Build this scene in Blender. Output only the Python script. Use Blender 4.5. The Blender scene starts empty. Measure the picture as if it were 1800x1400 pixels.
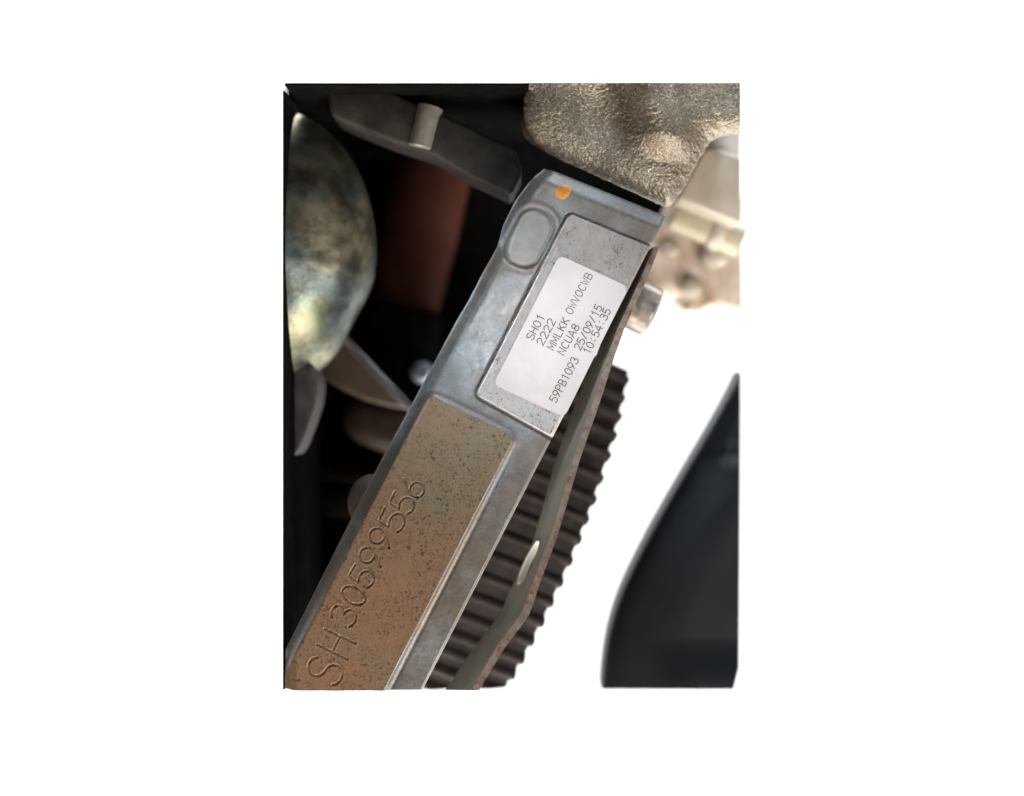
import bpy, bmesh, math, random
import numpy as np
from mathutils import Vector, Matrix

random.seed(7)
rng = np.random.default_rng(7)
scene = bpy.context.scene
COL = scene.collection

# ------------------------------------------------------------------ camera, world, lamps
S = 0.00013            # metres per reference pixel on the focus plane
D = 0.30               # camera to the machined face of the engine case
cam_data = bpy.data.cameras.new('camera')
cam = bpy.data.objects.new('camera', cam_data)
COL.objects.link(cam)
cam.location = (0, -D, 0)
cam.rotation_euler = (math.radians(90), 0, 0)
cam_data.sensor_width = 36
cam_data.lens = 36 * D / (1800 * S)
cam_data.clip_start = 0.01
cam_data.clip_end = 50
cam_data.dof.use_dof = True
cam_data.dof.focus_distance = D
cam_data.dof.aperture_fstop = 4.2
scene.camera = cam

world = bpy.data.worlds.new('World')
scene.world = world
world.use_nodes = True
bg = world.node_tree.nodes['Background']
bg.inputs[0].default_value = (0.92, 0.96, 1.0, 1)
bg.inputs[1].default_value = 0.04

scene.view_settings.view_transform = 'Standard'
scene.view_settings.look = 'None'
scene.view_settings.exposure = 0
scene.view_settings.gamma = 1


def lamp(name, loc, target, size, power, color, size_y=None, spread=None):
    ld = bpy.data.lights.new(name, 'AREA')
    ld.energy = power
    ld.color = color
    ld.size = size
    if spread: ld.spread = math.radians(spread)
    if size_y:
        ld.shape = 'RECTANGLE'
        ld.size_y = size_y
    o = bpy.data.objects.new(name, ld)
    COL.objects.link(o)
    o.location = loc
    d = Vector(target) - Vector(loc)
    o.rotation_euler = d.to_track_quat('-Z', 'Y').to_euler()
    return o


lamp('key_lamp', (0.33, -0.32, -0.36), (0.01, 0, 0.01), 0.30, 4.6, (1.0, 0.96, 0.92))
lamp('low_lamp', (-0.16, -0.10, -0.38), (-0.05, 0.01, 0.01), 0.24, 2.2, (1.0, 0.90, 0.78))
lamp('top_lamp', (0.12, -0.09, 0.50), (0.03, 0, 0.0), 0.20, 1.9, (0.74, 0.87, 1.0))
lamp('cool_lamp', (-0.16, -0.42, 0.13), (0.006, 0, 0.018), 0.05, 0.0105, (0.70, 0.85, 1.0), None, 8)  # unseen narrow lamp, added to put a cool sheen on the bar
# the two lamps that flood the white backdrop, well above and below the view
lamp('backdrop_lamp_top', (0, 0.55, 1.3), (0, 1.1, 0.1), 3.0, 80, (1, 1, 1), 0.5)
lamp('backdrop_lamp_bottom', (0, 0.55, -1.3), (0, 1.1, -0.1), 3.0, 80, (1, 1, 1), 0.5)


# ------------------------------------------------------------------ helpers
def P(px, py, d=0.0):
    k = (D + d) / D
    return Vector(((px - 900) * S * k, d, (700 - py) * S * k))


def Pn(px, py, d):
    k = (D + d) / D
    return np.stack([(px - 900) * S * k, d, (700 - py) * S * k], -1)


def sstep(a, b, x):
    t = np.clip((x - a) / (b - a), 0, 1)
    return t * t * (3 - 2 * t)


def tag(o, label=None, cat=None, group=None, kind=None):
    if label: o['label'] = label
    if cat: o['category'] = cat
    if group: o['group'] = group
    if kind: o['kind'] = kind
    return o


def thing(name, loc, label, cat, group=None):
    o = bpy.data.objects.new(name, None)
    COL.objects.link(o)
    o.location = loc
    o.empty_display_size = 0.01
    return tag(o, label, cat, group)


ORG = {}


def link(name, me, mats, parent=None, origin=None, smooth=35):
    """me is in world coordinates; the object gets its own origin."""
    if parent is not None:
        base = ORG[parent.name]
        me.transform(Matrix.Translation(-base))
        o = bpy.data.objects.new(name, me)
        o.parent = parent
        ORG[o.name] = base
    else:
        base = Vector(origin) if origin is not None else Vector((0, 0, 0))
        me.transform(Matrix.Translation(-base))
        o = bpy.data.objects.new(name, me)
        o.location = base
        ORG[o.name] = base
    for m in (mats if isinstance(mats, (list, tuple)) else [mats]):
        me.materials.append(m)
    if smooth:
        me.polygons.foreach_set('use_smooth', [True] * len(me.polygons))
        if smooth < 180:
            me.set_sharp_from_angle(angle=math.radians(smooth))
    COL.objects.link(o)
    return o


def root(name, loc, label, cat, group=None):
    o = thing(name, loc, label, cat, group)
    ORG[o.name] = Vector(loc)
    return o


def from_bm(bm, name='m'):
    bmesh.ops.recalc_face_normals(bm, faces=bm.faces[:])
    me = bpy.data.meshes.new(name)
    bm.to_mesh(me)
    bm.free()
    return me


def prism(pts, d0, thick, bevel=0.0, seg=3):
    """pixel outline standing at depth d0, pushed straight back."""
    bm = bmesh.new()
    vs = [bm.verts.new(P(x, y, d0)) for x, y in pts]
    f = bm.faces.new(vs)
    r = bmesh.ops.extrude_face_region(bm, geom=[f])
    nv = [g for g in r['geom'] if isinstance(g, bmesh.types.BMVert)]
    bmesh.ops.translate(bm, verts=nv, vec=(0, thick, 0))
    bmesh.ops.recalc_face_normals(bm, faces=bm.faces[:])
    if bevel:
        bmesh.ops.bevel(bm, geom=bm.edges[:], offset=bevel, segments=seg, profile=0.5, affect='EDGES', clamp_overlap=True)
    return bm


def tube(a, b, prof, n=40):
    """lathe: prof is [(t along a-b, radius)]"""
    a, b = Vector(a), Vector(b)
    ax = (b - a)
    L = ax.length
    ax.normalize()
    u = ax.orthogonal().normalized()
    v = ax.cross(u)
    bm = bmesh.new()
    rings = []
    for t, r in prof:
        c = a + ax * (t * L)
        rings.append([bm.verts.new(c + (u * math.cos(2 * math.pi * i / n) + v * math.sin(2 * math.pi * i / n)) * r) for i in range(n)])
    for r0, r1 in zip(rings, rings[1:]):
        for i in range(n):
            bm.faces.new((r0[i], r0[(i + 1) % n], r1[(i + 1) % n], r1[i]))
    bm.faces.new(rings[0])
    bm.faces.new(rings[-1])
    return bm


def cut(bm, co, no):
    g = bm.verts[:] + bm.edges[:] + bm.faces[:]
    r = bmesh.ops.bisect_plane(bm, geom=g, dist=1e-7, plane_co=co, plane_no=no, clear_outer=True)
    e = [x for x in r['geom_cut'] if isinstance(x, bmesh.types.BMEdge)]
    if e:
        try:
            bmesh.ops.edgeloop_fill(bm, edges=e)
        except Exception:
            pass
    return bm


def smooth_poly(pts, step, it=2):
    """Chaikin smoothing, then even resampling"""
    p = np.array(pts, float)
    for _ in range(it):
        q = [p[0]]
        for a, b in zip(p, p[1:]):
            q += [a * .75 + b * .25, a * .25 + b * .75]
        q.append(p[-1])
        p = np.array(q)
    return p


def vnoise(x, y, seed=0):
    """value noise on the unit grid, -1..1"""
    xi, yi = np.floor(x).astype(int), np.floor(y).astype(int)
    fx, fy = x - xi, y - yi
    fx, fy = fx * fx * (3 - 2 * fx), fy * fy * (3 - 2 * fy)

    def h(a, b):
        n = (a * 374761393 + b * 668265263 + seed * 974711) & 0xffffffff
        n = ((n ^ (n >> 13)) * 1274126177) & 0xffffffff
        return ((n ^ (n >> 16)) & 0xffff) / 32767.5 - 1
    a = h(xi, yi) * (1 - fx) + h(xi + 1, yi) * fx
    b = h(xi, yi + 1) * (1 - fx) + h(xi + 1, yi + 1) * fx
    return a * (1 - fy) + b * fy


def fbm(x, y, sc, octv=4, seed=0, rough=.5):
    r = np.zeros_like(x)
    a, t = 1.0, 0
    for o in range(octv):
        r += a * vnoise(x / sc * 2 ** o, y / sc * 2 ** o, seed + o)
        t += a
        a *= rough
    return r / t


# ------------------------------------------------------------------ materials
class NT:
    def __init__(self, name):
        self.m = bpy.data.materials.new(name)
        self.m.use_nodes = True
        self.t = self.m.node_tree
        self.b = self.t.nodes['Principled BSDF']
        tc = self.t.nodes.new('ShaderNodeTexCoord')
        mp = self.t.nodes.new('ShaderNodeMapping')
        mp.inputs['Scale'].default_value = (1 / S, 1 / S, 1 / S)    # textures measured in reference pixels
        self.t.links.new(tc.outputs['Object'], mp.inputs['Vector'])
        self.v = mp.outputs['Vector']

    def l(self, a, b):
        self.t.links.new(a, b)

    def noise(self, size, detail=4, rough=.55, dist=0.0, off=0.0, stretch=None):
        n = self.t.nodes.new('ShaderNodeTexNoise')
        n.inputs['Scale'].default_value = 1.0 / size
        n.inputs['Detail'].default_value = detail
        n.inputs['Roughness'].default_value = rough
        n.inputs['Distortion'].default_value = dist
        mp = self.t.nodes.new('ShaderNodeMapping')
        mp.inputs['Location'].default_value = (off, off * .7, off * 1.3)
        if stretch:
            mp.inputs['Rotation'].default_value = (0, stretch[0], 0)
            mp.inputs['Scale'].default_value = stretch[1]
        self.l(self.v, mp.inputs['Vector'])
        self.l(mp.outputs['Vector'], n.inputs['Vector'])
        return n.outputs['Fac']

    def ramp(self, fac, lo, hi, c0=(0, 0, 0), c1=(1, 1, 1)):
        r = self.t.nodes.new('ShaderNodeValToRGB')
        r.color_ramp.elements[0].position = lo
        r.color_ramp.elements[1].position = hi
        r.color_ramp.elements[0].color = (*c0, 1)
        r.color_ramp.elements[1].color = (*c1, 1)
        self.l(fac, r.inputs['Fac'])
        return r.outputs['Color']

    def mix(self, fac, a, b, mode='MIX'):
        n = self.t.nodes.new('ShaderNodeMix')
        n.data_type = 'RGBA'
        n.blend_type = mode
        for sock, val in ((n.inputs['Factor'], fac), (n.inputs['A'], a), (n.inputs['B'], b)):
            pass
        ins = [i for i in n.inputs if i.type == 'RGBA']
        f = [i for i in n.inputs if i.type == 'VALUE'][0]
        if isinstance(fac, (int, float)): f.default_value = fac
        else: self.l(fac, f)
        for s_, v_ in zip(ins, (a, b)):
            if isinstance(v_, tuple): s_.default_value = (*v_, 1)
            else: self.l(v_, s_)
        return [o for o in n.outputs if o.type == 'RGBA'][0]

    def math(self, op, a, b):
        n = self.t.nodes.new('ShaderNodeMath')
        n.operation = op
        n.use_clamp = True
        for s_, v_ in zip(n.inputs, (a, b)):
            if isinstance(v_, (int, float)): s_.default_value = v_
            else: self.l(v_, s_)
        return n.outputs[0]

    def out(self, col, rough=.5, metal=0.0, bump=None, bstr=.3, bdist=1.0, spec=.5, coat=0):
        if isinstance(col, tuple): self.b.inputs['Base Color'].default_value = (*col, 1)
        else: self.l(col, self.b.inputs['Base Color'])
        if isinstance(rough, (int, float)): self.b.inputs['Roughness'].default_value = rough
        else: self.l(rough, self.b.inputs['Roughness'])
        self.b.inputs['Metallic'].default_value = metal
        self.b.inputs['Specular IOR Level'].default_value = spec
        if coat: self.b.inputs['Coat Weight'].default_value = coat
        if bump is not None:
            n = self.t.nodes.new('ShaderNodeBump')
            n.inputs['Strength'].default_value = bstr
            n.inputs['Distance'].default_value = bdist * S
            self.l(bump, n.inputs['Height'])
            self.l(n.outputs['Normal'], self.b.inputs['Normal'])
        return self.m


def plain(name, c0, c1, size, rough=.6, metal=0., bsize=4, bstr=.3, bdist=1., spec=.5, det=4):
    n = NT(name)
    f = n.ramp(n.noise(size, det), .3, .7, c0, c1)
    return n.out(f, rough, metal, n.noise(bsize, 3, off=31), bstr, bdist, spec)


def m_case():
    n = NT('cast_aluminium_face')
    base = n.ramp(n.noise(60, 5, .6), .32, .68, (.145, .14, .13), (.235, .235, .228))
    fine = n.ramp(n.noise(5, 3, .7, off=9), .3, .72, (.72, .72, .72), (1.18, 1.18, 1.18))
    c = n.mix(1.0, base, fine, 'MULTIPLY')
    # brownish road film in patches
    film = n.ramp(n.noise(110, 4, .6, off=57), .40, .62)
    c = n.mix(n.math('MULTIPLY', film, .7), c, (.155, .11, .078))
    rust = n.ramp(n.noise(26, 5, .7, off=130), .62, .72)
    c = n.mix(n.math('MULTIPLY', rust, .3), c, (.30, .16, .08))
    bm_ = n.mix(.4, n.noise(3.2, 2, .6), n.noise(14, 3, .5, off=4))
    r = n.ramp(n.noise(30, 3, off=2), .3, .7, (.40, .40, .40), (.54, .54, .54))
    return n.out(c, r, .35, bm_, .2, 1.1)


def m_numpad():
    n = NT('tan_machined_pad')
    base = n.ramp(n.noise(150, 3, .5), .35, .65, (.185, .130, .078), (.165, .145, .095))
    sx = n.t.nodes.new('ShaderNodeSeparateXYZ')
    n.l(n.v, sx.inputs[0])
    low = n.t.nodes.new('ShaderNodeMapRange')          # the bronze tarnish grows towards the lower end of the pad
    low.inputs['From Min'].default_value = 60
    low.inputs['From Max'].default_value = -420
    n.l(sx.outputs['Z'], low.inputs['Value'])
    orange = n.ramp(n.noise(110, 4, .6, off=77), .36, .62)
    orange = n.math('MULTIPLY', n.math('ADD', n.math('MULTIPLY', low.outputs[0], .55), .45), n.math('ADD', n.math('MULTIPLY', orange, .7), n.math('MULTIPLY', low.outputs[0], .3)))
    c = n.mix(n.math('MULTIPLY', orange, .85), base, (.25, .122, .068))
    fine = n.ramp(n.noise(4, 3, .7, off=9), .3, .7, (.82, .82, .82), (1.15, 1.15, 1.15))
    c = n.mix(1.0, c, fine, 'MULTIPLY')
    dens = n.noise(46, 3, .6, off=20)
    sp = n.ramp(n.noise(4.8, 4, .68, .7, off=3), .535, .62)
    c = n.mix(n.math('MULTIPLY', sp, n.ramp(dens, .30, .54)), c, (.042, .031, .02))
    sp2 = n.ramp(n.noise(13, 4, .7, .5, off=300), .64, .73)
    c = n.mix(n.math('MULTIPLY', sp2, .6), c, (.13, .055, .025))
    r = n.ramp(n.noise(25, 3, off=2), .3, .7, (.36, .36, .36), (.52, .52, .52))
    return n.out(c, r, .2, n.noise(4, 3, .6), .18, 1.0)


def m_labelpad():
    n = NT('grey_machined_pad')
    base = n.ramp(n.noise(90, 4, .5), .35, .65, (.28, .245, .215), (.33, .295, .27))
    br = n.ramp(n.noise(6, 3, .6, off=5, stretch=(math.radians(27), (1, 1, .25))), .3, .7, (.86, .86, .86), (1.12, 1.12, 1.12))
    c = n.mix(1.0, base, br, 'MULTIPLY')
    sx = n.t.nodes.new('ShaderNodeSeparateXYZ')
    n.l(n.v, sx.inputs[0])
    low = n.t.nodes.new('ShaderNodeMapRange')          # painted highlight brightens the lower end, where real scuffs also thicken
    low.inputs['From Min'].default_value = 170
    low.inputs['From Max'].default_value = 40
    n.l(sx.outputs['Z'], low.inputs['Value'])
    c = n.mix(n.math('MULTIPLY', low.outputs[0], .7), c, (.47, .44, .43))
    dens = n.math('ADD', n.noise(60, 3, .6, off=12), n.math('MULTIPLY', low.outputs[0], .10))
    sp = n.ramp(n.noise(7, 4, .7, 1.6, off=3), .565, .63)
    c = n.mix(n.math('MULTIPLY', sp, n.ramp(dens, .38, .60)), c, (.09, .06, .045))
    r = n.ramp(n.noise(20, 3, off=2), .3, .7, (.30, .30, .30), (.42, .42, .42))
    return n.out(c, r, .35, n.noise(4, 3, .6), .12, .8)


def m_sandcast():
    n = NT('rough_sand_casting')
    base = n.ramp(n.noise(110, 4, .5), .35, .65, (.23, .19, .148), (.40, .355, .295))
    grain = n.ramp(n.noise(3.4, 3, .8, off=9), .34, .68, (.34, .32, .29), (1.75, 1.68, 1.56))
    c = n.mix(1.0, base, grain, 'MULTIPLY')
    g = n.ramp(n.noise(60, 4, .7, off=44), .45, .66)
    c = n.mix(n.math('MULTIPLY', g, .45), c, (.085, .088, .065))
    return n.out(c, .38, .5, n.noise(3.0, 3, .75, off=9), .6, 2.2)


def m_paper():
    n = NT('label_paper')
    c = n.ramp(n.noise(80, 4, .6), .3, .7, (.44, .385, .37), (.52, .46, .44))
    st_ = n.ramp(n.noise(40, 5, .7, off=33), .56, .74)
    c = n.mix(n.math('MULTIPLY', st_, .45), c, (.42, .33, .27))
    sp = n.ramp(n.noise(5, 4, .7, 1, off=90), .68, .73)
    c = n.mix(n.math('MULTIPLY', sp, .45), c, (.2, .16, .13))
    return n.out(c, .45, 0, n.mix(.3, n.noise(28, 3), n.noise(3, 2, off=3)), .25, 1.6, .45)


def m_plate():
    n = NT('zinc_sheet_steel')
    c = n.ramp(n.noise(70, 4), .35, .65, (.32, .30, .25), (.42, .40, .345))
    d = n.ramp(n.noise(16, 4, .7, off=8), .62, .74)
    c = n.mix(n.math('MULTIPLY', d, .6), c, (.09, .075, .06))
    return n.out(c, .42, .35, n.noise(6, 3), .15, 1)


def m_rustedge():
    n = NT('rusty_sheared_edge')
    c = n.ramp(n.noise(24, 4), .35, .65, (.11, .082, .062), (.19, .15, .118))
    d = n.ramp(n.noise(13, 5, .75, off=18), .52, .60)
    c = n.mix(d, c, (.115, .032, .018))
    return n.out(c, .7, .1, n.noise(3, 3), .5, 1.2)


def m_dome():
    n = NT('tarnished_dome_metal')
    a = n.ramp(n.noise(120, 3, .5, .6), .36, .62, (.19, .215, .135), (.45, .40, .275))
    b = n.ramp(n.noise(90, 3, .5, .4, off=70), .47, .60)
    c = n.mix(n.math('MULTIPLY', b, .7), a, (.22, .28, .295))
    s_ = n.ramp(n.noise(9, 4, .7, off=21), .64, .70)
    c = n.mix(n.math('MULTIPLY', s_, .7), c, (.36, .31, .25))
    dk = n.ramp(n.noise(80, 5, .65, off=210), .42, .62)
    c = n.mix(n.math('MULTIPLY', dk, .8), c, (.055, .052, .042))
    ds = n.ramp(n.noise(5, 4, .75, off=410), .66, .71)
    c = n.mix(n.math('MULTIPLY', ds, .6), c, (.42, .38, .32))
    return n.out(c, .50, 1.0, n.noise(14, 4), .35, 2.0)


M = dict(
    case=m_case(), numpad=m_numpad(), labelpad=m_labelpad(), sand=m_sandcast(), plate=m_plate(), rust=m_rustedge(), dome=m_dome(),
    boss=plain('oval_boss_grey', (.17, .155, .135), (.24, .222, .20), 30, .5, .2, 4, .12),
    paper=m_paper(),
    ink=plain('label_ink', (.035, .03, .032), (.075, .065, .065), 5, .6, 0, 3, .0),
    orange=plain('orange_paint', (.47, .17, .012), (.56, .22, .02), 12, .45, 0, 5, .3),
    bolt=plain('bolt_steel', (.14, .12, .10), (.38, .32, .27), 26, .38, .5, 5, .25),
    rubber=plain('dark_gear_material', (.011, .0085, .0075), (.034, .025, .021), 30, .62, 0, 5, .4, 1.5, .15),
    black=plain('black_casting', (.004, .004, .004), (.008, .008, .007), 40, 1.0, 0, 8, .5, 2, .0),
    rail=plain('dark_rail_alloy', (.016, .014, .012), (.042, .037, .031), 50, .6, .1, 5, .4, 1.5, .2),
    pin=plain('pale_pin_steel', (.16, .145, .115), (.26, .24, .20), 25, .45, .3, 5, .2),
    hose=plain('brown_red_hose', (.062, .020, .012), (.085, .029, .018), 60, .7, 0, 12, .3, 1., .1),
    tan=plain('tan_lever_metal', (.22, .16, .115), (.30, .22, .165), 60, .5, .1, 9, .2),
    rod=plain('pale_rod_steel', (.30, .28, .31), (.40, .38, .42), 40, .3, .4, 9, .1),
    brown=plain('dim_brown_casting', (.07, .045, .035), (.13, .09, .068), 50, .6, 0, 9, .3),
    knob=plain('blue_grey_steel', (.35, .39, .46), (.46, .50, .58), 20, .35, .5, 9, .1),
    cream=plain('cream_alloy', (.40, .34, .27), (.52, .46, .38), 60, .5, .15, 9, .3),
    tanblur=plain('warm_tan_casting', (.44, .30, .19), (.66, .56, .48), 70, .55, .05, 20, .5, 3, .5, 2),
    olive=plain('olive_cream_pipe', (.42, .36, .24), (.56, .50, .38), 60, .4, .1, 9, .2),
    lug=plain('dim_lug_alloy', (.09, .08, .075), (.16, .145, .135), 30, .5, .2, 5, .3),
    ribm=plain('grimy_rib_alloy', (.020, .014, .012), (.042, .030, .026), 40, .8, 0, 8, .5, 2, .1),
    pale=plain('pale_alloy', (.55, .50, .45), (.66, .61, .56), 60, .5, .1, 9, .3),
    gloss=plain('black_gloss_rubber', (.0045, .006, .008), (.007, .009, .012), 120, .5, 0, 60, .05, 4, .2),
    white=plain('white_backdrop_paper', (.86, .86, .86), (.90, .90, .90), 3000, .9, 0, 900, .0, 1, .1),
)

# ------------------------------------------------------------------ setting: white backdrop
bm = bmesh.new()
vs = [bm.verts.new(v) for v in ((-4, 1.1, -3), (4, 1.1, -3), (4, 1.1, 3), (-4, 1.1, 3))]
bm.faces.new(vs)
me = from_bm(bm)
bd = link('backdrop', me, M['white'], None, (0, 1.1, 0))
tag(bd, 'plain white overexposed backdrop behind the engine', 'backdrop', kind='structure')

# ------------------------------------------------------------------ stroke font
def arc(cx, cy, rx, ry, a0, a1, n=14):
    return [(cx + rx * math.cos(math.radians(a0 + (a1 - a0) * i / n)), cy + ry * math.sin(math.radians(a0 + (a1 - a0) * i / n))) for i in range(n + 1)]


G = {
    'S': [arc(.3, .75, .26, .25, 25, 250) + arc(.3, .25, .28, .25, 75, -155)],
    'H': [[(0.05, 0), (0.05, 1)], [(.55, 0), (.55, 1)], [(.05, .5), (.55, .5)]],
    '0': [arc(.3, .5, .27, .5, 90, 450, 28)],
    '1': [[(.14, .8), (.34, 1), (.34, 0)]],
    '2': [arc(.3, .72, .26, .28, 165, -30) + [(.04, 0), (.58, 0)]],
    '3': [arc(.27, .76, .25, .24, 150, -80) + arc(.28, .27, .29, .27, 80, -150)],
    '4': [[(.44, 0), (.44, 1), (.02, .3), (.6, .3)]],
    '5': [[(.54, 1), (.1, 1), (.07, .54)] + arc(.28, .31, .29, .31, 125, -145)],
    '6': [[(.46, 1.0), (.3, .82), (.14, .58), (.045, .4)], arc(.3, .3, .27, .3, 170, 530, 24)],
    '9': [[(.14, 0.0), (.3, .18), (.46, .42), (.555, .6)], arc(.3, .7, .27, .3, -10, 350, 24)],
    '8': [arc(.3, .76, .22, .24, 90, 450, 22), arc(.3, .26, .27, .26, 90, 450, 22)],
    'M': [[(.03, 0), (.03, 1), (.3, .25), (.57, 1), (.57, 0)]],
    'L': [[(.08, 1), (.08, 0), (.55, 0)]],
    'K': [[(.06, 0), (.06, 1)], [(.54, 1), (.07, .42)], [(.22, .6), (.56, 0)]],
    'N': [[(.05, 0), (.05, 1), (.55, 0), (.55, 1)]],
    'C': [arc(.32, .5, .28, .5, 45, 315, 22)],
    'U': [[(.05, 1), (.05, .3)] + arc(.3, .28, .25, .28, 180, 360) + [(.55, 1)]],
    'A': [[(.01, 0), (.3, 1), (.59, 0)], [(.12, .33), (.48, .33)]],
    'P': [[(.06, 0), (.06, 1), (.32, 1)] + arc(.32, .74, .25, .26, 90, -90) + [(.07, .48)]],
    'B': [[(.06, 0), (.06, 1), (.3, 1)] + arc(.3, .76, .22, .24, 90, -90) + [(.08, .52)], [(.3, .52)] + arc(.32, .26, .25, .26, 90, -90) + [(.07, 0)]],
    'W': [[(.0, 1), (.15, 0), (.3, .8), (.45, 0), (.6, 1)]],
    'V': [[(.03, 1), (.3, 0), (.57, 1)]],
    '/': [[(.08, 0), (.52, 1.0)]],
    ':': [[(.25, .2), (.35, .2)], [(.25, .75), (.35, .75)]],
}
E1 = np.array([.4617, -.887])      # reading direction along the bar
E2 = np.array([-.887, -.4617])     # up direction of the writing

# ------------------------------------------------------------------ engine case: one displaced face, split into its parts
left_knots = [(957, 291), (930, 318), (905, 352), (884, 395), (874, 432), (846, 480), (825, 522), (799, 566), (775, 611), (738, 682), (710, 734),
              (664, 818), (604, 936), (566, 1012), (499, 1146), (499, 1213)]
right_knots_u = [0, .035, .08, .13, .17, .24, .29, .35, .42, .49, .56, .66, .79, .86, .965, 1.0]
LK = np.array(left_knots, float)
TK = np.array(right_knots_u)
rows, cols = 860, 236
t = np.linspace(0, 1, rows)
# ease the left outline (rounded knots)
tt = np.linspace(0, 1, 400)
lx, ly = np.interp(tt, TK, LK[:, 0]), np.interp(tt, TK, LK[:, 1])
ker = np.hanning(13); ker /= ker.sum()
m0 = tt < .95
lxs = np.convolve(np.pad(lx, 6, 'edge'), ker, 'valid'); lys = np.convolve(np.pad(ly, 6, 'edge'), ker, 'valid')
w = sstep(.0, .03, tt) * (1 - sstep(.92, .95, tt))
lx, ly = lx * (1 - w) + lxs * w, ly * (1 - w) + lys * w
PLx, PLy = np.interp(t, tt, lx), np.interp(t, tt, ly)
PRx, PRy = 1172 + (743 - 1172) * t, 378 + (1213 - 378) * t
s = np.linspace(0, 1, cols)
X = PLx[:, None] * (1 - s) + PRx[:, None] * s
Y = PLy[:, None] * (1 - s) + PRy[:, None] * s


def sd_poly(px, py, pts, r=0.0):
    """signed distance to a convex-ish polygon, corners rounded by r"""
    pts = np.array(pts, float)
    if r:
        c = pts.mean(0)
        # inset each edge by r and intersect
        n = len(pts)
        area = sum(pts[i][0] * pts[(i + 1) % n][1] - pts[(i + 1) % n][0] * pts[i][1] for i in range(n))
        sg = 1 if area > 0 else -1
        lines = []
        for i in range(n):
            a, b = pts[i], pts[(i + 1) % n]
            dd = (b - a) / np.linalg.norm(b - a)
            nn = np.array([-dd[1], dd[0]]) * sg
            lines.append((a + nn * r, dd))
        q = []
        for i in range(n):
            (a, da), (b, db) = lines[i - 1], lines[i]
            k = np.cross(b - a, db) / np.cross(da, db)
            q.append(a + da * k)
        pts = np.array(q)
    dist = np.full(px.shape, 1e9)
    inside = np.zeros(px.shape, bool)
    n = len(pts)
    for i in range(n):
        a, b = pts[i], pts[(i + 1) % n]
        e = b - a
        wx, wy = px - a[0], py - a[1]
        k = np.clip((wx * e[0] + wy * e[1]) / (e @ e), 0, 1)
        dist = np.minimum(dist, np.hypot(wx - e[0] * k, wy - e[1] * k))
        c1 = (a[1] <= py) & (b[1] > py) & (e[0] * wy - e[1] * wx > 0)
        c2 = (a[1] > py) & (b[1] <= py) & (e[0] * wy - e[1] * wx < 0)
        inside ^= (c1 | c2)
    return np.where(inside, -dist, dist) - r


NUM = [(753, 690), (908, 766), (664, 1240), (473, 1232)]
LAB = [(1000, 376), (1166, 444), (994, 782), (836, 694)]
bdry_left = np.hypot(X - PLx[:, None], Y - PLy[:, None]) * .93
d_right = np.hypot(X - PRx[:, None], Y - PRy[:, None]) * .95
d_top = np.abs((X - 957) * -(378 - 291) + (Y - 291) * (1172 - 957)) / np.hypot(215, 87)
sdN = sd_poly(X, Y, NUM, 17)
sdL = sd_poly(X, Y, LAB, 10)
cx0, cy0 = 929, 417
uu = (X - cx0) * .4617 - (Y - cy0) * .887
vv = (X - cx0) * .887 + (Y - cy0) * .4617
qx, qy = np.abs(uu) - (47 - 25), np.abs(vv) - (29 - 25)
sdO = np.hypot(np.maximum(qx, 0), np.maximum(qy, 0)) + np.minimum(np.maximum(qx, qy), 0) - 25

flat = np.minimum(np.minimum(sdN, sdL), sdO)
H = .6 * fbm(X, Y, 60, 2, 1) + .22 * fbm(X, Y, 7, 2, 9)
H *= sstep(-1, 9, flat)
H += -17 * (1 - sstep(0, 26, bdry_left)) ** 1.4
H += -3.5 * (1 - sstep(0, 4.5, d_right)) - 16 * (1 - sstep(0, 34, d_top)) ** 1.6
H += -5.0 * np.exp(-((sdL - 3.0) / 1.9) ** 2) + 3.0 * (1 - sstep(-1.5, 1.5, sdL))
H += 6.0 * (1 - sstep(-3.5, 4.5, sdN)) - 1.5 * np.exp(-((sdN - 8) / 3) ** 2)
H += 2.0 * (1 - sstep(-2, 2, sdO)) - 3.4 * np.exp(-((sdO - 4) / 3.2) ** 2) + 2.2 * np.exp(-((sdO - 13) / 4.5) ** 2)
H += np.where(sdO < -2, .5 * sstep(-3, 3, uu + 12), 0)
# broad slope left of the label pad, shaped to catch the cool lamp's sheen
along = (X - 957) * -.4617 + (Y - 291) * .887
H += -.27 * np.clip(sdL - 8, 0, 60) * sstep(150, 230, along) * (1 - sstep(360, 440, along)) * sstep(-2, 12, np.minimum(sdN, sdO))

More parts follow.
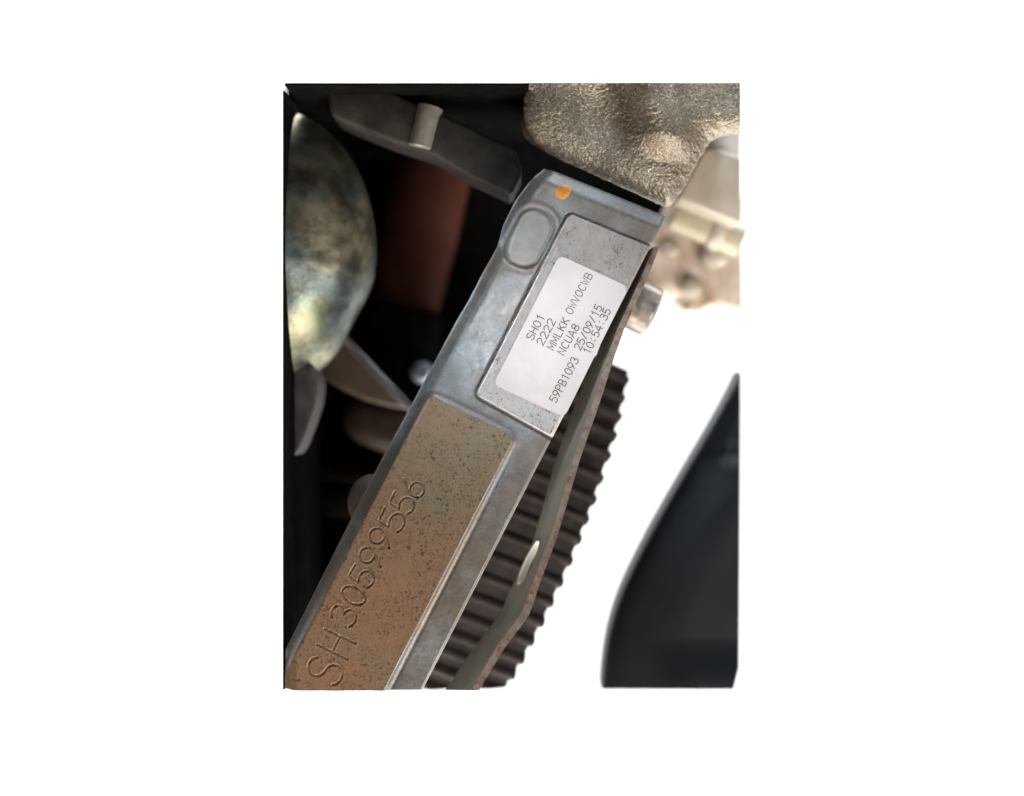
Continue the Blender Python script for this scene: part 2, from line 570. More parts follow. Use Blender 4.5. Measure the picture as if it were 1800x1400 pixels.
# hand-stamped number, one glyph after another
stamp = [('S', 572, 1178, 63, 64), ('H', 591, 1131, 60, 62), ('3', 605, 1080, 45, 52), ('0', 622, 1046, 44, 52), ('5', 637, 1013, 43, 52), ('9', 653, 979, 43, 50),
         ('9', 670, 946, 43, 50), ('5', 690, 914, 43, 60), ('5', 708, 884, 42, 52), ('6', 725, 857, 42, 48)]
char_id = np.full(X.shape, -1)
F1 = np.array([.468, -.884]); F2 = np.array([-.884, -.468])
for ci, (ch, px, py, hh, ww) in enumerate(stamp):
    ang = rng.uniform(-.05, .05)
    ca, sa = math.cos(ang), math.sin(ang)
    f1 = F1 * ca + F2 * sa; f2 = F2 * ca - F1 * sa
    box = (np.abs(X - px) < 60) & (np.abs(Y - py) < 60)
    bx, by = X[box], Y[box]
    dist = np.full(bx.shape, 1e9)
    for st in G[ch]:
        pts = [np.array([px, py]) + f1 * ((a - .3) * ww) + f2 * ((b - .5) * hh) for a, b in st]
        for a, b in zip(pts, pts[1:]):
            e = b - a
            wx, wy = bx - a[0], by - a[1]
            k = np.clip((wx * e[0] + wy * e[1]) / max(e @ e, 1e-9), 0, 1)
            dist = np.minimum(dist, np.hypot(wx - e[0] * k, wy - e[1] * k))
    hb = H[box]
    hb += -2.7 * (1 - sstep(.2, 2.7, dist)) * (1 + .25 * vnoise(bx / 9, by / 9, 40 + ci)) + .45 * np.exp(-((dist - 3.4) / 1.0) ** 2)
    H[box] = hb
    cb = char_id[box]
    cb[dist < 3.1] = ci
    char_id[box] = cb

base_d = -H * S
V = Pn(X, Y, np.zeros_like(X))
V[..., 1] = base_d
V = V.reshape(-1, 3)
idx = np.arange(rows * cols).reshape(rows, cols)
quads = np.stack([idx[:-1, :-1], idx[1:, :-1], idx[1:, 1:], idx[:-1, 1:]], -1).reshape(-1, 4)


def cell(a):
    return ((a[:-1, :-1] + a[1:, :-1] + a[1:, 1:] + a[:-1, 1:]) / 4).ravel()


cN, cL, cO = cell(sdN), cell(sdL), cell(sdO)
cch = char_id[:-1, :-1].ravel()
reg = np.zeros(len(quads), int)
reg[cN < -3.0] = 1
reg[cL < 1.0] = 2
reg[cO < 2.5] = 3
for ci in range(len(stamp)):
    reg[(cch == ci) & (reg == 1)] = 10 + ci


def submesh(q, extra_v=None, extra_f=None):
    used, inv = np.unique(q, return_inverse=True)
    vv_ = [tuple(v) for v in V[used]]
    ff = [tuple(int(i) for i in f) for f in inv.reshape(-1, 4)]
    if extra_v is not None:
        n0 = len(vv_)
        vv_ += extra_v
        ff += [tuple(i + n0 for i in f) for f in extra_f]
    me = bpy.data.meshes.new('m')
    me.from_pydata(vv_, [], ff)
    return me


case = root('engine_case', tuple(P(840, 760, 0)), 'long grey cast aluminium engine case bar with stamped number and label pad', 'engine case')
# side walls of the bar
ring = np.concatenate([idx[:, 0], idx[-1, 1:], idx[::-1, -1][1:], idx[0, ::-1][1:-1]])
front = V[ring]
back = front.copy(); back[:, 1] = .0115
nr = len(ring)
ev = [tuple(v) for v in front] + [tuple(v) for v in back]
ef = [(i, i + nr, (i + 1) % nr + nr, (i + 1) % nr) for i in range(nr)] + [tuple(range(nr, 2 * nr))[::-1]]
link('body', submesh(quads[reg == 0], ev, ef), M['case'], case, smooth=60)
npad = link('number_pad', submesh(quads[reg == 1]), M['numpad'], case, smooth=180)
npad['label'] = 'raised tan machined pad stamped with the engine number'
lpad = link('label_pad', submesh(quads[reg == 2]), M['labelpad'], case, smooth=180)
link('oval_boss', submesh(quads[reg == 3]), M['boss'], case, smooth=180)
for ci, st in enumerate(stamp):
    q = quads[reg == 10 + ci]
    link('stamped_letter' if st[0].isalpha() else 'stamped_digit', submesh(q), M['numpad'], npad, smooth=180)
# round lug on the left flank
bm = bmesh.new()
bmesh.ops.create_icosphere(bm, subdivisions=4, radius=1)
c = P(656, 884, .009)
for v in bm.verts:
    v.co = Vector((v.co.x * 46 * S, v.co.y * 48 * S, v.co.z * 52 * S)) + c
link('side_lug', from_bm(bm), M['brown'], case, smooth=180)
# orange inspection paint dab
pts = []
for i in range(40):
    a = 2 * math.pi * i / 40
    r = 13.5 + .9 * math.sin(2 * a + .6) + .6 * math.sin(3 * a) - 3.2 * math.exp(-((a - 2.0) / .28) ** 2)
    pts.append((989 + r * math.cos(a), 337 - r * 1.02 * math.sin(a)))
hp = [float(H.ravel()[np.argmin((X - x) ** 2 + (Y - y) ** 2)]) for x, y in pts]
bm = bmesh.new()
rings = []
for f_, lift in ((1.0, .1), (.93, .9), (.6, 1.0)):
    rg = []
    for (x, y), h in zip(pts, hp):
        x2, y2 = 989 + (x - 989) * f_, 337 + (y - 337) * f_
        h2 = float(H.ravel()[np.argmin((X - x2) ** 2 + (Y - y2) ** 2)])
        p = P(x2, y2, 0); p.y = -(h2 + lift + .25) * S
        rg.append(bm.verts.new(p))
    rings.append(rg)
for r0, r1 in zip(rings, rings[1:]):
    for i in range(40):
        bm.faces.new((r0[i], r0[(i + 1) % 40], r1[(i + 1) % 40], r1[i]))
bm.faces.new(rings[-1])
pm = link('paint_mark', from_bm(bm), M['orange'], case, smooth=180)
pm['label'] = 'small orange paint dab on the casting'

# ------------------------------------------------------------------ printed label on its pad
sy = -(3.0 + .35) * S
lab = root('identification_label', tuple(P(985, 590, 0)), 'white paper identification label printed with codes, date and time, stuck on the grey pad', 'label')
corner = [(983, 449), (1105, 505), (992, 734), (867, 676)]


def rounded(pts, r, n=8):
    out = []
    pts = [np.array(p, float) for p in pts]
    for i in range(len(pts)):
        a, b, c_ = pts[i - 1], pts[i], pts[(i + 1) % len(pts)]
        d1, d2 = (a - b) / np.linalg.norm(a - b), (c_ - b) / np.linalg.norm(c_ - b)
        p0, p2 = b + d1 * r, b + d2 * r
        for k in range(n + 1):
            t_ = k / n
            out.append(tuple(p0 * (1 - t_) ** 2 + b * 2 * t_ * (1 - t_) + p2 * t_ ** 2))
    return out


bm = bmesh.new()
ol = rounded(corner, 13)
fv, bv = [], []
for x, y in ol:
    p = P(x, y, 0); p.y = sy - .9 * S; fv.append(bm.verts.new(p))
    p = P(x, y, 0); p.y = sy; bv.append(bm.verts.new(p))
bm.faces.new(fv)
bm.faces.new(bv[::-1])
for i in range(len(fv)):
    j = (i + 1) % len(fv)
    bm.faces.new((fv[i], bv[i], bv[j], fv[j]))
link('paper', from_bm(bm), M['paper'], lab, smooth=30)


def ribbon(bm, pts, w, y):
    pts = [np.array(p, float) for p in pts]
    closed = np.linalg.norm(pts[0] - pts[-1]) < 1e-6
    L, R = [], []
    n = len(pts)
    for i in range(n):
        if closed:
            a = pts[i - 1] if i > 0 else pts[-2]
            b = pts[i + 1] if i < n - 1 else pts[1]
        else:
            a = pts[max(i - 1, 0)]; b = pts[min(i + 1, n - 1)]
        d1 = pts[i] - a if np.linalg.norm(pts[i] - a) > 1e-9 else b - pts[i]
        d2 = b - pts[i] if np.linalg.norm(b - pts[i]) > 1e-9 else d1
        d1 = d1 / np.linalg.norm(d1); d2 = d2 / np.linalg.norm(d2)
        n1 = np.array([-d1[1], d1[0]]); n2 = np.array([-d2[1], d2[0]])
        mm = n1 + n2
        ln = np.linalg.norm(mm)
        mm = mm / ln if ln > 1e-6 else n1
        k = min(1 / max(mm @ n1, .35), 2.2)
        ext = np.zeros(2)
        if not closed and i == 0: ext = -d2 * w * .4
        if not closed and i == n - 1: ext = d1 * w * .4
        for lst, sg in ((L, 1), (R, -1)):
            q = pts[i] + ext + mm * k * w * .5 * sg
            p = P(q[0], q[1], 0); p.y = y
            lst.append(bm.verts.new(p))
    for i in range(n - 1):
        bm.faces.new((L[i], R[i], R[i + 1], L[i + 1]))


def printed(text, p0, p1, hh, sw=1.75, glyph=.6):
    """text centred on the line between the centres p0 and p1 of its first and last glyph"""
    bm = bmesh.new()
    p0, p1 = np.array(p0, float), np.array(p1, float)
    n = len(text)
    e = (p1 - p0) / np.linalg.norm(p1 - p0)
    up = np.array([e[1], -e[0]])
    up = up if up @ E2 > 0 else -up
    adv = np.linalg.norm(p1 - p0) / max(n - 1, 1)
    ww = adv * .82 / .6
    k = 0
    for i, ch in enumerate(text):
        if ch == ' ': continue
        o = p0 + e * adv * i
        for st in G[ch]:
            pts = [o + e * ((a - .3) * ww) + up * ((b - .5) * hh) for a, b in st]
            ribbon(bm, pts, sw, sy - .9 * S - (.10 + .02 * (k % 4)) * S)
            k += 1
    me = bpy.data.meshes.new('m')
    for f in bm.faces:
        f.normal_update()
        if f.normal.y > 0: f.normal_flip()
    bm.to_mesh(me); bm.free()
    return link('printed_line', me, M['ink'], lab, smooth=0)


printed('SH01', (932.5, 592), (950, 559), 13.5)
printed('2222', (950.5, 601), (968.5, 567), 13.5)
printed('MMLKK', (969, 609), (993, 565), 13.5)
printed('NCUA8', (987, 618), (1011, 576), 13.5)
printed('59PB1093', (973, 702), (1009.5, 634), 14)
printed('0WV0CWB', (1001, 547), (1034, 486), 13.5, 1.5)
printed('25/09/15', (1016, 610), (1051, 542), 13.5)
printed('10:54:35', (1032, 617), (1066, 548), 13.5)

# ------------------------------------------------------------------ bent sheet-metal plate beside the case
st = [  # B outer corner of the sheared edge, A inner corner, C far edge
    ((1161, 431), (1150, 434), (1128, 446)), ((1137, 491), (1126, 489), (1098, 500)), ((1097, 580), (1086, 577), (1060, 590)),
    ((1080, 628), (1069, 625), (1043, 636)), ((1057, 700), (1046, 697), (1014, 704)), ((1021, 803), (1010, 800), (977, 808)), ((980, 943), (968, 941), (938, 950)),
    ((947, 1031), (935, 1029), (899, 1034)), ((938, 1060), (926, 1057), (887, 1062)), ((929, 1083), (917, 1078), (874, 1086)), ((912, 1107), (900, 1101), (858, 1108)),
    ((888, 1138), (876, 1132), (832, 1140)), ((842, 1214), (828, 1214), (783, 1214))]
plate = root('metal_plate', tuple(P(1000, 820, .006)), 'thin bent sheet steel plate with rusty edge standing along the engine case', 'plate')
dA, dC = .0035, .0165
SA = [P(*a, dA) for b, a, c in st]
SB = [P(*b, dA) for b, a, c in st]
SC = [P(*c, dC) for b, a, c in st]
bm = bmesh.new()
nst = len(st)
off = [SB[i] - SA[i] for i in range(nst)]
va = [bm.verts.new(p) for p in SA]
vb = [bm.verts.new(p) for p in SB]
vc = [bm.verts.new(p) for p in SC]
vd = [bm.verts.new(SC[i] + off[i]) for i in range(nst)]
HS = 6     # the station span that carries the slot


def face(vs, mi):
    f = bm.faces.new(vs)
    f.material_index = mi


lipA = None
for i in range(nst - 1):
    face((va[i], vb[i], vb[i + 1], va[i + 1]), 1)
    face((vc[i], vc[i + 1], vd[i + 1], vd[i]), 0)
    if i != HS:
        face((va[i], va[i + 1], vc[i + 1], vc[i]), 0)
        face((vb[i], vd[i], vd[i + 1], vb[i + 1]), 0)
    else:
        ht = {}
        n = 32
        for side, q in (('a', (SA[i], SA[i + 1], SC[i + 1], SC[i])), ('b', (SB[i], SB[i + 1], SC[i + 1] + off[i + 1], SC[i] + off[i]))):
            bl = lambda u_, w_: (q[0] * (1 - u_) * (1 - w_) + q[1] * u_ * (1 - w_) + q[2] * u_ * w_ + q[3] * (1 - u_) * w_)
            inn, out = [], []
            for k in range(n):
                a = 2 * math.pi * k / n + math.pi / 4
                ca, sa = math.cos(a), math.sin(a)
                inn.append(bm.verts.new(bl(.5 + .46 * ca, .68 + .25 * sa)))
                mx = max(abs(ca), abs(sa))
                uo, wo = .5 + .5 * ca / mx, .5 + .5 * sa / mx
                cor = {(0, 0): (va if side == 'a' else vb)[i], (1, 0): (va if side == 'a' else vb)[i + 1], (1, 1): (vc if side == 'a' else vd)[i + 1], (0, 1): (vc if side == 'a' else vd)[i]}
                key = (round(uo, 4), round(wo, 4))
                out.append(cor[key] if key in cor else bm.verts.new(bl(uo, wo)))
            for k in range(n):
                j = (k + 1) % n
                face((out[k], out[j], inn[j], inn[k]), 0)
            ht[side] = inn
        for k in range(n):
            j = (k + 1) % n
            face((ht['a'][k], ht['a'][j], ht['b'][j], ht['b'][k]), 0)
        lipA = [v.co.copy() for v in ht['a']]
face((va[0], vc[0], vd[0], vb[0]), 0)
face((va[-1], vb[-1], vd[-1], vc[-1]), 0)
link('sheet', from_bm(bm), [M['plate'], M['rust']], plate, smooth=28)
# rolled lip round the slot
bm = bmesh.new()
n = len(lipA)
cen = sum(lipA, Vector()) / n
rg = []
for k in range(n):
    tn = (lipA[(k + 1) % n] - lipA[k - 1]).normalized()
    rad = (lipA[k] - cen).normalized()
    nn = tn.cross(rad).normalized()
    rg.append([bm.verts.new(lipA[k] + (rad * math.cos(2 * math.pi * j / 8) + nn * math.sin(2 * math.pi * j / 8)) * 1.7 * S) for j in range(8)])
for k in [q for q in range(n) if math.sin(2 * math.pi * (q + .5) / n + math.pi / 4) > -.15]:
    for j in range(8):
        bm.faces.new((rg[k][j], rg[(k + 1) % n][j], rg[(k + 1) % n][(j + 1) % 8], rg[k][(j + 1) % 8]))
link('slot_lip', from_bm(bm), M['cream'], plate, smooth=180)

# ------------------------------------------------------------------ bolt through the plate
bolt = root('bolt', tuple(P(1125, 538, .010)), 'short round steel bolt end sticking out beyond the rusty plate', 'bolt')
a, b = P(1104, 529, .0125), P(1149, 551, .0125)
k = 1.04 * S
link('shank', from_bm(tube(a, b, [(0, 45 * k), (.86, 45 * k), (.95, 43.5 * k), (1.0, 39 * k)])), M['bolt'], bolt, smooth=30)
link('tip', from_bm(tube(b - (b - a) * .005, b + (b - a) * .05, [(0, 30 * k), (.7, 30 * k), (1, 27 * k)])), M['bolt'], bolt, smooth=30)

# ------------------------------------------------------------------ toothed sector
gd = .035
kk = (D + gd) / D
ip = math.sqrt(1 - .2656 ** 2)
ax = Vector((math.cos(.4007) * ip, .2656, -math.sin(.4007) * ip)).normalized()
nrm = (Vector((0, -1, 0)) - ax * ax.dot(Vector((0, -1, 0)))).normalized()
tan_ = ax.cross(nrm).normalized()
R = 700 * S * kk
vertex = P(1007, 993, gd)
C0 = vertex - nrm * R
Lg = 300 * S * kk
if tan_.z < 0: tan_ = -tan_
zcut = P(0, 1213, gd + .006).z


def gp(ang, r, l):
    return C0 + (nrm * math.cos(ang) + tan_ * math.sin(ang)) * r - ax * l


gear = root('toothed_sector', tuple(P(960, 930, gd)), 'dark ribbed toothed sector behind the rusty plate', 'gear')
a_top, a_bot = math.radians(31.6), math.radians(-42)
pitch = math.radians(3.3)
bm = bmesh.new()
na = 60
rb = R - 15 * S * kk
prev = None
rows_ = []
for i in range(na + 1):
    a = a_bot + (a_top - a_bot) * i / na
    sh = 0
    rows_.append([bm.verts.new(gp(a, r, l)) for r, l in ((rb, 3 * S), (rb, Lg), (rb - 50 * S, Lg), (rb - 50 * S, 3 * S))])
for r0, r1 in zip(rows_, rows_[1:]):
    for j in range(4):
        bm.faces.new((r0[j], r0[(j + 1) % 4], r1[(j + 1) % 4], r1[j]))
bm.faces.new(rows_[0]); bm.faces.new(rows_[-1])
bmesh.ops.recalc_face_normals(bm, faces=bm.faces[:])
cut(bm, (0, 0, zcut), (0, 0, -1))
link('sector_body', from_bm(bm), M['rubber'], gear, smooth=30)
a = a_top - pitch * .5
prof = [(-.36, -20), (-.27, -9), (-.18, -3), (-.06, 0), (.06, -1), (.15, -5), (.23, -11), (.30, -20)]
ti = 0
while a > a_bot:
    bm = bmesh.new()
    jr, ja = rng.uniform(-1.6, .8) - (5 if ti < 2 else 0), rng.uniform(-.06, .06)
    ringsg = []
    for l in (0, 2.5 * S, Lg - 2 * S, Lg + 1 * S):
        dr = -1.5 * S if l in (0, Lg + 1 * S) else 0
        ringsg.append([bm.verts.new(gp(a + (p + ja) * pitch, R + ((q + (jr if q > -19 else 0)) * kk * S) + dr, l)) for p, q in prof])
    for r0, r1 in zip(ringsg, ringsg[1:]):
        for j in range(len(prof) - 1):
            bm.faces.new((r0[j], r0[j + 1], r1[j + 1], r1[j]))
        bm.faces.new((r0[-1], r0[0], r1[0], r1[-1]))
    bm.faces.new(ringsg[0]); bm.faces.new(ringsg[-1])
    bmesh.ops.recalc_face_normals(bm, faces=bm.faces[:])
    cut(bm, (0, 0, zcut), (0, 0, -1))
    if len(bm.faces):
        link('tooth', from_bm(bm), M['rubber'], gear, smooth=50)
    else:
        bm.free()
    a -= pitch
    ti += 1

# ------------------------------------------------------------------ rough cast housing above the case
bot = np.array([(926, 146), (922, 170), (921, 200), (926, 224), (938, 246), (958, 266), (990, 284), (1040, 306), (1090, 328), (1140, 351), (1168, 364), (1178, 363), (1188, 352), (1210, 316), (1232, 275), (1248, 250), (1272, 240), (1301, 234)], float)
seg = np.r_[0, np.cumsum(np.hypot(*np.diff(bot, axis=0).T))]
nc, nr_ = 420, 210
sc_ = np.linspace(0, seg[-1], nc)
bx, by = np.interp(sc_, seg, bot[:, 0]), np.interp(sc_, seg, bot[:, 1])
topx = 930 + (1301 - 930) * np.linspace(0, 1, nc) ** 1.0
topy = np.full(nc, 146.0)
tv = np.linspace(0, 1, nr_)[:, None]
HX = bx * (1 - tv) + topx * tv
HY = by * (1 - tv) + topy * tv
edge = np.full(HX.shape, 1e9)
for a_, b_ in zip(bot, bot[1:]):
    e = b_ - a_
    wx, wy = HX - a_[0], HY - a_[1]
    q_ = np.clip((wx * e[0] + wy * e[1]) / (e @ e), 0, 1)
    edge = np.minimum(edge, np.hypot(wx - e[0] * q_, wy - e[1] * q_))
rough_n = fbm(HX, HY, 7, 3, 3)
HH = 44 * np.sqrt(np.clip(1 - (1 - np.clip(edge / 62, 0, 1)) ** 2, 0, 1))
HH += 42 * np.exp(-((HX - 1155 - (HY - 190) * .25) / 46) ** 2) * sstep(60, 0, HY - 230)
HH += -14 * np.exp(-(((HX - 1062) / 45) ** 2 + ((HY - 205) / 70) ** 2))
HH += -16 * sstep(1215, 1300, HX) * sstep(230, 160, HY)
HH += .9 * rough_n + 1.0 * fbm(HX, HY, 3, 2, 5) + 3 * fbm(HX, HY, 60, 2, 8)
hd = .007
# fringe of casting grain along the rim
wob = 2.2 * fbm(HX, HY, 9, 2, 11) * sstep(25, 0, edge)
HV = Pn(HX + wob, np.where(tv > .99, HY, HY + wob), hd - (HH - 20) * S)
HV = HV.reshape(-1, 3)
hi = np.arange(nr_ * nc).reshape(nr_, nc)
hq = np.stack([hi[:-1, :-1], hi[:-1, 1:], hi[1:, 1:], hi[1:, :-1]], -1).reshape(-1, 4)
ring = np.concatenate([hi[0, :], hi[1:, -1], hi[-1, ::-1][1:], hi[::-1, 0][1:-1]])
bk = HV[ring].copy(); bk[:, 1] = .040
ztop = P(0, 147, .008).z
bk[:, 2] += (ztop - bk[:, 2]) * .42
n0 = len(HV); nr2 = len(ring)
fs = [tuple(int(i) for i in f) for f in hq] + [(int(ring[i]), n0 + i, n0 + (i + 1) % nr2, int(ring[(i + 1) % nr2])) for i in range(nr2)] + [tuple(range(n0, n0 + nr2))]
me = bpy.data.meshes.new('m')
me.from_pydata([tuple(v) for v in HV] + [tuple(v) for v in bk], [], fs)
org = P(1120, 240, .02)
tag(link('cast_housing', me, M['sand'], None, tuple(org), smooth=70), 'coarse grainy sand-cast metal housing overhanging the upper end of the engine case', 'housing')

# ------------------------------------------------------------------ blurred parts beyond, on the right
clamp = root('clamp_block', tuple(P(1260, 320, .03)), 'smooth cream metal clamp block beside the grainy housing', 'clamp')
link('block', from_bm(prism([(1236, 264), (1256, 258), (1303, 276), (1303, 396), (1192, 350), (1197, 335)], .034, .020, .0016, 3)), M['cream'], clamp, smooth=40)
link('ledge', from_bm(prism([(1222, 262), (1246, 226), (1303, 210), (1303, 290), (1256, 270), (1232, 276)], .041, .018, .0014, 3)), M['pale'], clamp, smooth=40)
a, b = P(1180, 374, .050), P(1302, 426, .050)
pipe = root('pipe_stub', tuple(P(1240, 398, .042)), 'short olive cream pipe stub under the clamp block', 'pipe')
bm = tube(a, b, [(0, 22 * S), (.03, 30 * S), (.08, 34 * S), (1.0, 34 * S)])
link('tube_wall', from_bm(bm), M['olive'], pipe, smooth=40)
bm = tube(a + (b - a) * .56, a + (b - a) * .76, [(0, 35 * S), (.2, 40 * S), (.8, 40 * S), (1, 35 * S)])
link('collar', from_bm(bm), M['cream'], pipe, smooth=40)

tl = [(1118, 460), (1146, 408), (1180, 350), (1200, 330), (1240, 330), (1306, 340), (1306, 548), (1275, 541), (1246, 540), (1228, 552), (1206, 549), (1188, 528), (1166, 520), (1138, 512)]
bm = prism(tl, .056, .02, .0022, 3)
bmesh.ops.triangulate(bm, faces=bm.faces[:])
bmesh.ops.subdivide_edges(bm, edges=bm.edges[:], cuts=3, use_grid_fill=True)
for v in bm.verts:
    x, z = v.co.x / S, v.co.z / S
    v.co.y += float(14 * S * vnoise(np.array([x / 34]), np.array([z / 34]), 4)[0]) + float(6 * S * vnoise(np.array([x / 15]), np.array([z / 15]), 6)[0])
tanc = root('tan_casting', tuple(P(1230, 470, .056)), 'out of focus lumpy warm tan casting behind the bolt', 'casting')
link('casting_wall', from_bm(bm), M['tanblur'], tanc, smooth=180)
for (x, y, r) in ((1216, 505, 20), (1258, 452, 26), (1180, 440, 16)):
    bm = bmesh.new()
    bmesh.ops.create_icosphere(bm, subdivisions=3, radius=1)
    c = P(x, y, .054)
    for v in bm.verts:
        v.co = Vector((v.co.x * r * S * 1.2, v.co.y * r * S * .6, v.co.z * r * S)) + c
    link('knob', from_bm(bm), M['cream'], tanc, smooth=180)

# ------------------------------------------------------------------ black curved cover on the right
cl = np.array([(1301, 652), (1285, 686), (1258, 735), (1222, 797), (1180, 868), (1143, 934), (1110, 998), (1086, 1052), (1070, 1104), (1060, 1160), (1056, 1213)], float)
cl = smooth_poly(cl, 1, 2)
n1, n2 = 120, 60
sg_ = np.linspace(0, 1, n1)
ci_ = np.linspace(0, 1, len(cl))
ex, ey = np.interp(sg_, ci_, cl[:, 0]), np.interp(sg_, ci_, cl[:, 1])
rx = np.interp(sg_, [0, .93, 1], [1303, 1300, 1290]); ry = 660 + (1213 - 660) * sg_
wv = np.linspace(0, 1, n2)[None, :] ** 1.5
KX = ex[:, None] * (1 - wv) + rx[:, None] * wv
KY = ey[:, None] * (1 - wv) + ry[:, None] * wv
de = np.hypot(KX - ex[:, None], KY - ey[:, None])
KH = 70 * np.sqrt(np.clip(1 - (1 - np.clip(de / 150, 0, 1)) ** 2, 0, 1)) + 1.5 * fbm(KX, KY, 120, 2, 21)
KH += 18 * np.exp(-(((KX - 1278) / 24) ** 2 + ((KY - 795) / 22) ** 2))
KH += 22 * sstep(1120, 1213, KY) * sstep(1120, 1220, KX)
kd = .055
KV = Pn(KX, KY, kd - KH * S)
KV = KV.reshape(-1, 3)
ki = np.arange(n1 * n2).reshape(n1, n2)
kq = np.stack([ki[:-1, :-1], ki[1:, :-1], ki[1:, 1:], ki[:-1, 1:]], -1).reshape(-1, 4)
ring = np.concatenate([ki[:, 0], ki[-1, 1:], ki[::-1, -1][1:], ki[0, ::-1][1:-1]])
bk = KV[ring].copy(); bk[:, 1] = kd + .012
n0 = len(KV); nr2 = len(ring)
fs = [tuple(int(i) for i in f) for f in kq] + [(int(ring[i]), n0 + i, n0 + (i + 1) % nr2, int(ring[(i + 1) % nr2])) for i in range(nr2)] + [tuple(range(n0, n0 + nr2))]
me = bpy.data.meshes.new('m')
me.from_pydata([tuple(v) for v in KV] + [tuple(v) for v in bk], [], fs)
bm = bmesh.new(); bm.from_mesh(me); me = from_bm(bm)
tag(link('curved_cover', me, M['gloss'], None, tuple(P(1200, 1000, kd)), smooth=60), 'smooth black curved cover out of focus against the white background', 'cover')

# ------------------------------------------------------------------ dark cavity on the left: engine block
blk = root('engine_block', tuple(P(760, 600, .08)), 'black shaded engine block wall behind the case and rail', 'engine block')
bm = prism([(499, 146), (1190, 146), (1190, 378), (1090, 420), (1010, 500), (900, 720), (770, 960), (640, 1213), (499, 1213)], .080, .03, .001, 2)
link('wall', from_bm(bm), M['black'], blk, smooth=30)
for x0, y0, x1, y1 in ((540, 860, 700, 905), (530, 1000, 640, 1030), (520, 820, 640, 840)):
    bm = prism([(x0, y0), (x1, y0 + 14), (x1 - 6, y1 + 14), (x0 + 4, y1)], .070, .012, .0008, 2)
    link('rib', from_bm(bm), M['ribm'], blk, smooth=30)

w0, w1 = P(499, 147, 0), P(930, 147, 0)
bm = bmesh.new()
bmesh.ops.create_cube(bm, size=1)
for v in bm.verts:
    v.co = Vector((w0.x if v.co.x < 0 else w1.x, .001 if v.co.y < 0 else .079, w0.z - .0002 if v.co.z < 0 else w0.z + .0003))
link('top_shade_wall', from_bm(bm), M['black'], blk, smooth=30)  # added to keep lamp light off the dome and cavity
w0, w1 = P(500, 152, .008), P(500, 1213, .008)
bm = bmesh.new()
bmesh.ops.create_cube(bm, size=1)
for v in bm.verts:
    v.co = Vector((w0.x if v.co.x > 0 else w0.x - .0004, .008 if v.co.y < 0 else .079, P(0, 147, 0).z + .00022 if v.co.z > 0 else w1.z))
link('left_shade_wall', from_bm(bm), M['black'], blk, smooth=30)  # added to block light, darken the cavity and sharpen its left edge

# very dark grey rail across the top
rail = root('mounting_rail', tuple(P(760, 230, .026)), 'dark grey alloy rail sloping across the dark cavity with a pale round pin', 'rail')
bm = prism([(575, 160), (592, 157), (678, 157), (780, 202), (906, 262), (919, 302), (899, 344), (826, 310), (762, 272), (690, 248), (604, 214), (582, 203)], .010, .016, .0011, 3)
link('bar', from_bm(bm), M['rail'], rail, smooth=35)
a, b = P(757, 186, .0115), P(738, 262, .0115)
link('pin', from_bm(tube(a, b, [(0, 19 * S), (.04, 24 * S), (.96, 24 * S), (1, 21 * S)])), M['pin'], rail, smooth=35)

# brown red hose
a, b = P(772, 250, .069), P(700, 590, .069)
bm = tube(a, b, [(0, 86 * S), (.5, 83 * S), (.85, 76 * S), (.95, 64 * S), (1, 44 * S)])
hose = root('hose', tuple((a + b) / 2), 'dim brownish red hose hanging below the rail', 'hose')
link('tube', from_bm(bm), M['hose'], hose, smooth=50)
a2, b2 = a + (b - a) * .86, a + (b - a) * 1.16
bm = tube(a2, b2, [(0, 84 * S), (.06, 92 * S), (.9, 90 * S), (1, 80 * S)])
link('shade_sleeve', from_bm(bm), M['black'], hose, smooth=40)  # black sleeve added so the hose end fades into shade

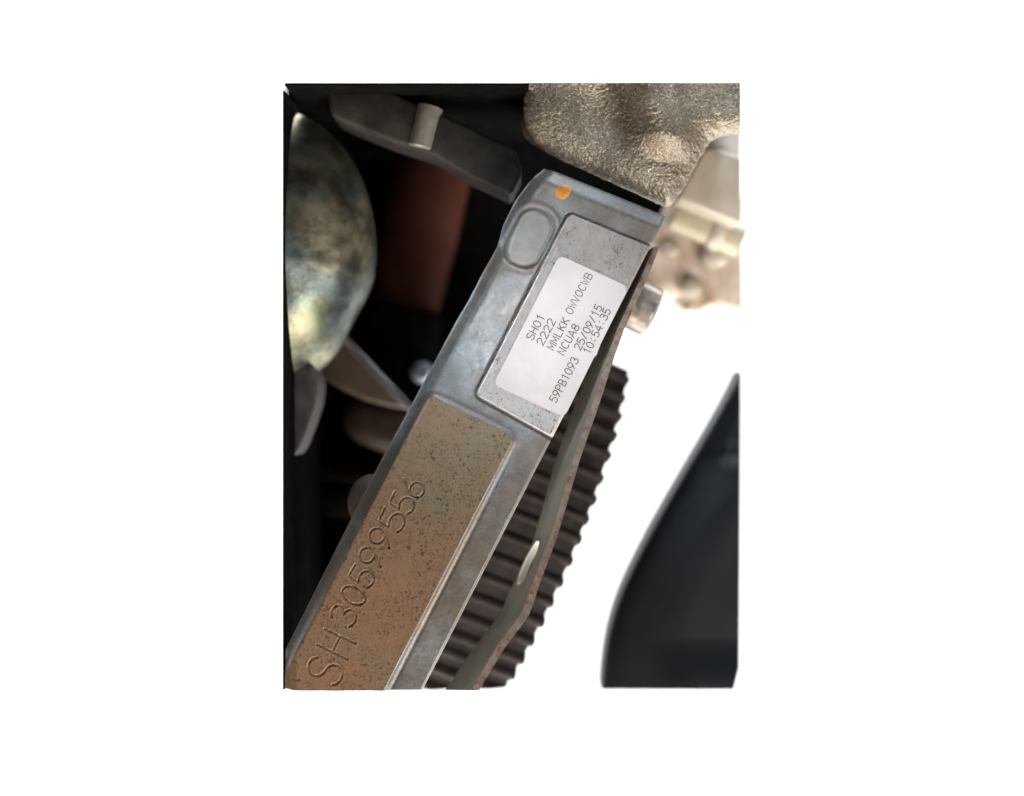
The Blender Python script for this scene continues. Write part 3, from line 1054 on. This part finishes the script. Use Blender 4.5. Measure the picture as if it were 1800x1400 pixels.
# lever and rod
lev = root('lever', tuple(P(640, 660, .055)), 'blurred tan metal lever with a pale rod above it', 'lever')
bm = prism([(560, 585), (600, 606), (660, 655), (722, 720), (690, 716), (640, 703), (600, 684), (552, 655)], .052, .010, .0010, 3)
link('blade', from_bm(bm), M['tan'], lev, smooth=35)
a, b = P(590, 580, .047), P(726, 724, .047)
link('rod', from_bm(tube(a, b, [(0, 6 * S), (.02, 8 * S), (.98, 8 * S), (1, 6 * S)], 20)), M['rod'], lev, smooth=35)

# dim brown casting below it
bm = bmesh.new()
bmesh.ops.create_icosphere(bm, subdivisions=4, radius=1)
c = P(676, 752, .066)
rot = Matrix.Rotation(math.radians(20), 3, 'Y')
for v in bm.verts:
    p = Vector((math.copysign(abs(v.co.x) ** .8, v.co.x) * 92 * S, v.co.y * 50 * S, math.copysign(abs(v.co.z) ** .8, v.co.z) * 50 * S))
    v.co = rot @ p + c
tag(link('round_housing', from_bm(bm), M['brown'], None, tuple(c), smooth=180), 'dim brown rounded housing under the tan lever', 'housing')

# blue grey bolt end peeking out beside the case
a, b = P(742, 655, .062), P(742, 655, .048)
nut = tube(a, b, [(0, 24 * S), (.6, 24 * S), (.85, 20 * S), (1, 12 * S)])
tag(link('bolt', from_bm(nut), M['knob'], None, tuple(a), smooth=50), 'pale blue grey bolt head out of focus beside the case edge', 'bolt')

# ------------------------------------------------------------------ domed cover on the left
dome = root('domed_cover', tuple(P(560, 470, .03)), 'tarnished greenish silver domed metal cover in front of the dark cavity', 'cover')
bm = bmesh.new()
bmesh.ops.create_uvsphere(bm, u_segments=128, v_segments=96, radius=1)
dd = .030
k = (D + dd) / D * S
rot = Matrix.Rotation(math.radians(9), 3, 'Y')
c = P(472, 446, dd)
for v in bm.verts:
    p = Vector((v.co.x * 186 * k, v.co.y * 150 * k, v.co.z * 247 * k))
    x, z = v.co.x * 186, v.co.z * 236
    p *= 1 + .012 * math.sin(z / 40 + 1) * (1.4 if z < 0 else .4) + .010 * math.sin(x / 23 + z / 31)
    v.co = rot @ p + c
bmesh.ops.recalc_face_normals(bm, faces=bm.faces[:])
cut(bm, P(500.5, 0, .010), (-1, 0, 0))
link('dome', from_bm(bm), M['dome'], dome, smooth=50)
bm = prism([(514, 640), (548, 640), (560, 672), (556, 712), (542, 752), (528, 788), (514, 806)], .022, .014, .0022, 4)
link('lug', from_bm(bm), M['lug'], dome, smooth=40)
